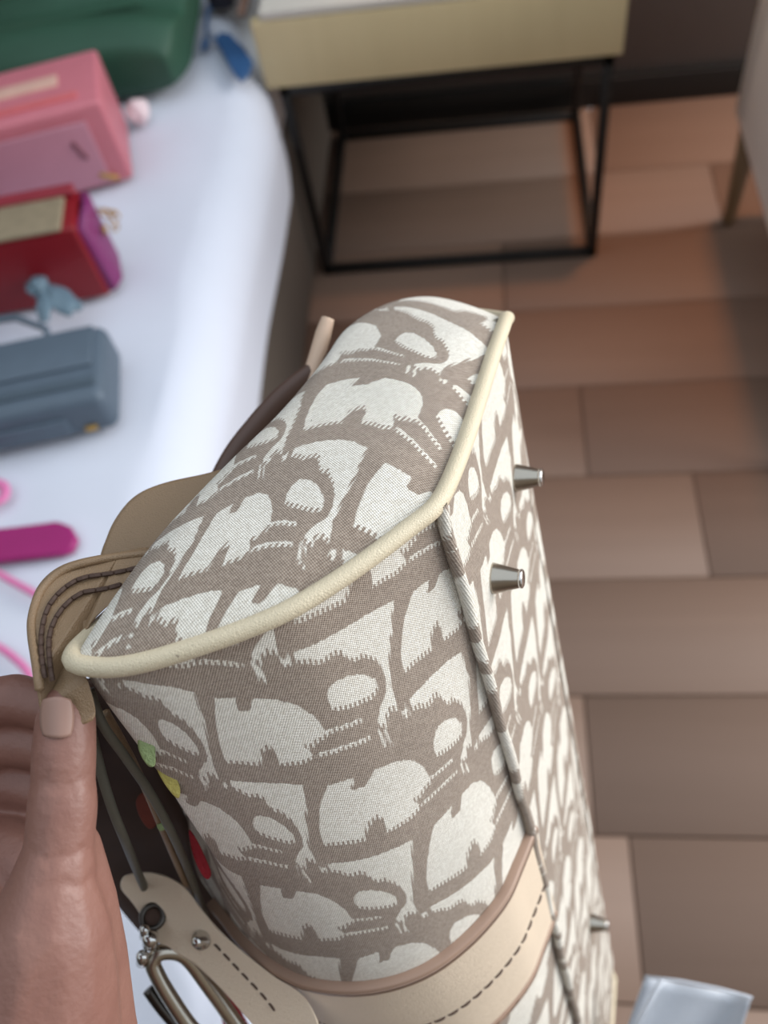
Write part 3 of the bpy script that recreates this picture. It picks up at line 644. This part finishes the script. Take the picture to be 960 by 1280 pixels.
# knuckle creases on the thumb
fw = np.array(M[2])
co = np.zeros(len(me2.vertices) * 3); me2.vertices.foreach_get('co', co); co = co.reshape(-1, 3)
nr = np.array([v_.normal[:] for v_ in me2.vertices])
for px, py, z, amp, wd in ((80, 978, .2475, .0007, .0011), (80, 986, .2475, .0006, .0009), (80, 968, .2475, .0004, .0009), (74, 1070, .245, .0005, .0012), (110, 1105, .245, .0006, .0014)):
    c = at(px, py, z); ax = at(80, 900, .26) - at(74, 1060, .254); ax /= np.linalg.norm(ax)
    d = (co - c) @ ax; r_ = np.linalg.norm(co - c - d[:, None] * ax, axis=1)
    wob = .0008 * np.sin(r_ * 700)
    co -= nr * (amp * np.exp(-((d + wob) / wd) ** 2) * np.exp(-(r_ / .013) ** 4))[:, None]
me2.vertices.foreach_set('co', co.ravel()); me2.update()
me2.materials.clear(); me2.materials.append(MT['skin']); me2.polygons.foreach_set('use_smooth', [True] * len(me2.polygons))
tag(ho, 'bare hand gripping the leather corner tab of the canvas bag', 'person')
# thumb nail
nv, nn = [], 12
for i in range(nn):
    for j in range(nn):
        a, b = i / (nn - 1) * 2 - 1, j / (nn - 1) * 2 - 1
        sx, sy = a * math.sqrt(1 - b * b * .35), b * math.sqrt(1 - a * a * .25)
        nv.append(at(71 + sx * 22, 897 + sy * 26, .2515 + .0022 * sx * sx - .0009 * sy))
nl = pyd('thumb_nail', nv, grid_faces(nn, nn), MT['nail'], ho)
nm = nl.modifiers.new('t', 'SOLIDIFY'); nm.thickness = .0006

# ==================================================================== bags lying on the bed
BZ = .505
def soft_bag(name, label, px, py, w, d, h, rz, mat, cat='handbag', bev=.015, shape=None):
    """upright soft box; (px, py) is its front right base corner on the bed"""
    p = onz(px, py, BZ); e = empty(name, tuple(p), rz); tag(e, label, cat, 'handbags set out on the bed')
    body = rbox('body', (w, d, h), mat, e, (-w / 2, d / 2, h / 2), bev, 5, shape=shape)
    return e
bluegrey = simple('blue_grey_leather', (82, 96, 110), .5, .1, 40, bump=.2, bscale=400)
b = soft_bag('satchel', 'blue grey leather satchel lying nearest on the white bed', 154, 537, .30, .135, .068, .2, bluegrey, bev=.016)
rbox('front_pocket', (.20, .006, .03), bluegrey, b, (-.16, -.002, .028), .002)
rbox('flap', (.27, .07, .006), bluegrey, b, (-.15, .092, .070), .0025)
rbox('belt', (.28, .012, .005), simple('slate_leather', (70, 84, 96), .5), b, (-.15, .03, .070), .002)
rbox('clasp', (.016, .005, .008), MT['gold'], b, (-.035, -.002, .018), .0015)
tube('handle', [(-.25, .10, .06), (-.24, .15, .075), (-.19, .17, .08), (-.12, .165, .078), (-.08, .14, .07), (-.075, .10, .062)], .005, bluegrey, b)
# scarf knotted on the handle
scarf = empty('scarf', tuple(onz(72, 374, BZ + .048))); tag(scarf, 'blue grey scarf tied in a bow on the satchel handle', 'scarf')
sk = simple('blue_grey_silk', (96, 118, 132), .4, .2, 60)
def blob(name, rx, ry, rz_, loc, mat, par, rot_=(0, 0, 0), wob=.15, seed=0):
    bm = bmesh.new(); bmesh.ops.create_icosphere(bm, subdivisions=4, radius=1)
    for v_ in bm.verts:
        k = 1 + wob * noise.noise(v_.co * 1.7 + Vector((seed, seed * 2, 0))); v_.co = Vector((v_.co.x * rx * k, v_.co.y * ry * k, v_.co.z * rz_ * k))
    m_ = bpy.data.meshes.new(name); bm.to_mesh(m_); bm.free(); o = link(name, m_, mat, par); o.location = loc; o.rotation_euler = rot_; return o
blob('knot', .016, .016, .013, (-.03, .02, .008), sk, scarf, wob=.3)
blob('bow_tail', .036, .018, .008, (.002, .0, .0), sk, scarf, (0, .2, -.6), .3, 3)
blob('bow_tail', .011, .036, .008, (-.016, -.012, .002), sk, scarf, (0, 0, .25), .3, 5)
# red bag with monogram flap and purple gusset
red = simple('red_leather', (128, 10, 24), .45, .1, 40)
b = soft_bag('flap_bag', 'red bag with beige monogram flap and purple side on the bed', 138, 370, .30, .085, .125, .16, red, bev=.006)
mono = simple('beige_monogram_canvas', (150, 136, 112), .7, .0, 60, col2=(112, 100, 80), bump=.2, bscale=100)
rbox('flap', (.28, .07, .007), mono, b, (-.158, .032, .128), .003)
pur = simple('purple_leather', (122, 40, 98), .5, .1, 30)
g = plate('side_gusset', [(.004, .006, .004), (.012, .03, .002), (.004, .082, .004), (.004, .082, .122), (.014, .05, .128), (.004, .006, .118)], (1, 0, 0), .014, pur, b, .002)
rbox('top_edge', (.29, .02, .012), simple('crimson_leather', (132, 34, 48), .5), b, (-.15, .078, .130), .004)
for i in range(9):
    a = i * .7
    ring('chain_link', (.028 + .010 * math.cos(a * 2.1), .06 + .014 * math.sin(a), .095 - .006 * i * .4), (math.sin(a), math.cos(a), .4), .006, .0012, MT['gold'], b, 14)
# pink bag
pink = simple('pink_leather', (192, 112, 124), .5, .08, 30); mauve = simple('mauve_pink_leather', (178, 122, 138), .45, .06, 30)
b = soft_bag('box_bag', 'pink leather bag with open top behind the red bag', 168, 224, .32, .155, .14, .27, pink, bev=.008)
rbox('front_face', (.27, .006, .11), mauve, b, (-.168, -.003, .063), .003)
rbox('inner_lining', (.25, .03, .004), simple('pale_pink_lining', (200, 160, 146), .7), b, (-.19, .085, .141), .0015)
rbox('top_rim', (.28, .012, .008), simple('coral_leather', (196, 100, 104), .5), b, (-.175, .03, .142), .003)
rbox('clasp', (.03, .004, .008), MT['gold'], b, (-.035, -.006, .02), .002, rot=(0, .5, 0))
rbox('strap_slot', (.007, .004, .034), simple('plum_leather', (120, 70, 82), .5), b, (-.06, -.007, .075), .0015, rot=(0, -.3, 0))
cm = empty('charm', tuple(onz(178, 152, BZ))); tag(cm, 'small white pompom charm beside the pink bag', 'charm')
blob('pompom', .021, .021, .021, (0, 0, .02), simple('white_pink_fluff', (226, 206, 210), .95, .08, 300), cm, wob=.2)
ring('loop', (0, .014, .02), (1, 0, 0), .006, .001, MT['gold'], cm)
# green bag
green = simple('green_leather', (38, 76, 58), .6, .14, 25, bump=.3, bscale=60)
def slouch(c): 
    k = noise.noise(Vector(c) * 9); return (c.x + .010 * k, c.y + .012 * noise.noise(Vector(c) * 7 + Vector((5, 0, 0))), c.z * (1 + .12 * noise.noise(Vector((c.x * 8, c.y * 8, 1)))))
p = onz(256, 122, BZ); b = empty('tote_bag', tuple(p), .05); tag(b, 'dark green soft leather tote lying behind the pink bag', 'handbag', 'handbags set out on the bed')
bm = bmesh.new(); bmesh.ops.create_cube(bm, size=1)
bmesh.ops.subdivide_edges(bm, edges=list(bm.edges), cuts=14, use_grid_fill=True)
for v_ in bm.verts:
    c = v_.co; x, y, z = c.x, c.y, c.z
    r_ = 1 - .10 * (abs(2 * x) ** 6 + abs(2 * y) ** 6) ; zz = z * (1 - .35 * abs(2 * x) ** 3) 
    v_.co = Vector(slouch(Vector((x * .42 * r_, y * .34 * (1 - .08 * abs(2 * z) ** 4), zz * .11 + .012 * math.sin(14 * y) * (z + .5)))))
m_ = bpy.data.meshes.new('body'); bm.to_mesh(m_); bm.free()
o = link('body', m_, green, b); o.location = (-.21, .17, .06); o.modifiers.new('s', 'SUBSURF').levels = 1
rbox('strap', (.30, .018, .006), green, b, (-.24, .10, .118), .002, rot=(0, 0, .1))
rbox('logo_plate', (.05, .012, .004), simple('olive_patch', (92, 98, 52), .6), b, (-.16, .26, .118), .001)
# blue tag on a cord
tg = empty('luggage_tag', tuple(onz(290, 72, BZ))); tag(tg, 'blue leather luggage tag beside the green tote', 'tag')
blue = simple('blue_leather', (48, 88, 134), .5, .1, 30)
tp = [onz(x, y, BZ + .012) - onz(290, 72, BZ) for x, y in ((268, 50), (276, 42), (288, 44), (304, 60), (316, 78), (312, 92), (302, 102), (292, 92), (280, 70))]
plate('tag_body', tp, (0, 0, 1), .008, blue, tg, .002)
tube('cord', [onz(x, y, BZ + .01) - onz(290, 72, BZ) for x, y in spline([(272, 52), (262, 44), (256, 50), (254, 62), (259, 52), (258, 30), (262, 8)], 5)], .0035, blue, tg)
ring('buckle', tuple(onz(262, 44, BZ + .012) - onz(290, 72, BZ)), (0, .3, 1), .008, .0014, MT['chrome'], tg)
nb2 = empty('pouch', tuple(onz(286, 14, BZ))); tag(nb2, 'small navy and brown pouch at the far edge of the bed', 'pouch')
rbox('body', (.05, .14, .05), simple('navy_leather', (28, 26, 38), .5), nb2, (-.012, .07, .025), .01)
rbox('strap', (.016, .16, .01), simple('tan_strap', (150, 116, 100), .6), nb2, (.03, .05, .006), .003)
rp_ = empty('red_purse', tuple(onz(-20, 0, BZ + .1))); tag(rp_, 'dark red purse at the top left behind the green tote', 'handbag', 'handbags set out on the bed')
rbox('body', (.10, .12, .20), simple('maroon_leather', (110, 20, 28), .5), rp_, (-.04, .13, .0), .015)
rbox('flap', (.09, .006, .09), simple('maroon_leather_flap', (120, 22, 30), .5), rp_, (-.04, .068, .05), .003)
# magenta strap and pink ribbons
st_ = empty('magenta_strap', tuple(onz(40, 680, BZ))); tag(st_, 'magenta leather strap end lying on the white bed', 'strap')
mg = simple('magenta_leather', (152, 24, 104), .5, .1, 30)
so = [onz(x, y, BZ + .004) - onz(40, 680, BZ) for x, y in ((-120, 678), (-40, 667), (30, 659), (75, 654), (90, 660), (98, 675), (92, 689), (78, 694), (30, 700), (-40, 708), (-120, 718))]
plate('strap_body', so, (0, 0, 1), .012, mg, st_, .003)
rib = simple('pink_satin', (216, 120, 170), .45, .1, 30)
for nm, lab, pl in (('ribbon', 'pink ribbon end at the left edge above the magenta strap', [(-60, 640), (-20, 632), (4, 622), (2, 606), (-30, 600)]),
                    ('ribbon', 'pink ribbon strand below the magenta strap', [(-20, 800), (4, 812), (28, 832), (40, 850)]),
                    ('ribbon', 'pale pink cord curling on the bed near the hand', [(-10, 712), (14, 726), (36, 738), (60, 752)])):
    e = empty(nm, tuple(onz(pl[2][0], pl[2][1], BZ))); tag(e, lab, 'ribbon')
    tube('strand', [onz(x, y, BZ + .005) - onz(pl[2][0], pl[2][1], BZ) for x, y in spline(pl, 6)], .007 if 'end' in lab else .0045, rib, e, flat=.5)

# ------------------------------------------------------------------ plastic sleeve by the lower corner of the bag
m, nt, bs = new_mat('clear_film')
bs.inputs['Base Color'].default_value = lin((196, 202, 212)); bs.inputs['Roughness'].default_value = .3; bs.inputs['Transmission Weight'].default_value = .0; bs.inputs['Alpha'].default_value = .72
nzp = N(nt, 'ShaderNodeTexNoise'); nzp.inputs['Scale'].default_value = 25
bpp = N(nt, 'ShaderNodeBump'); bpp.inputs['Strength'].default_value = .3; nt.links.new(nzp.outputs[0], bpp.inputs['Height']); nt.links.new(bpp.outputs[0], bs.inputs['Normal'])
zs = .56
pe = at(830, 1290, zs); ps = empty('plastic_sleeve', tuple(pe)); tag(ps, 'clear plastic sleeve sticking out below the bag base', 'plastic sleeve')
def film(name, A, B, bow):
    V = []; n, k = 16, 14
    for i in range(n):
        for j in range(k):
            a, b_ = i / (n - 1), j / (k - 1)
            l = np.array(A[0]) * (1 - a) + np.array(A[1]) * a; r = np.array(B[0]) * (1 - a) + np.array(B[1]) * a
            q = l * (1 - b_) + r * b_
            V.append(at(q[0], q[1], zs + bow * math.sin(b_ * math.pi) + .004 * math.sin(b_ * 9 + a * 3)) - pe)
    o = pyd(name, V, grid_faces(n, k), m, ps); s_ = o.modifiers.new('t', 'SOLIDIFY'); s_.thickness = .0006; return o
film('front_film', ((806, 1221), (735, 1420)), ((940, 1246), (880, 1440)), .010)
film('back_film', ((808, 1222), (740, 1420)), ((938, 1248), (876, 1440)), .020)
tube('sealed_edge', [at(x, y, zs - .002) - pe for x, y in ((828, 1224), (800, 1275), (760, 1345), (735, 1400))], .0016, m, ps)
tube('sealed_edge', [at(x, y, zs - .001) - pe for x, y in ((806, 1221), (850, 1226), (900, 1236), (940, 1247))], .001, m, ps)
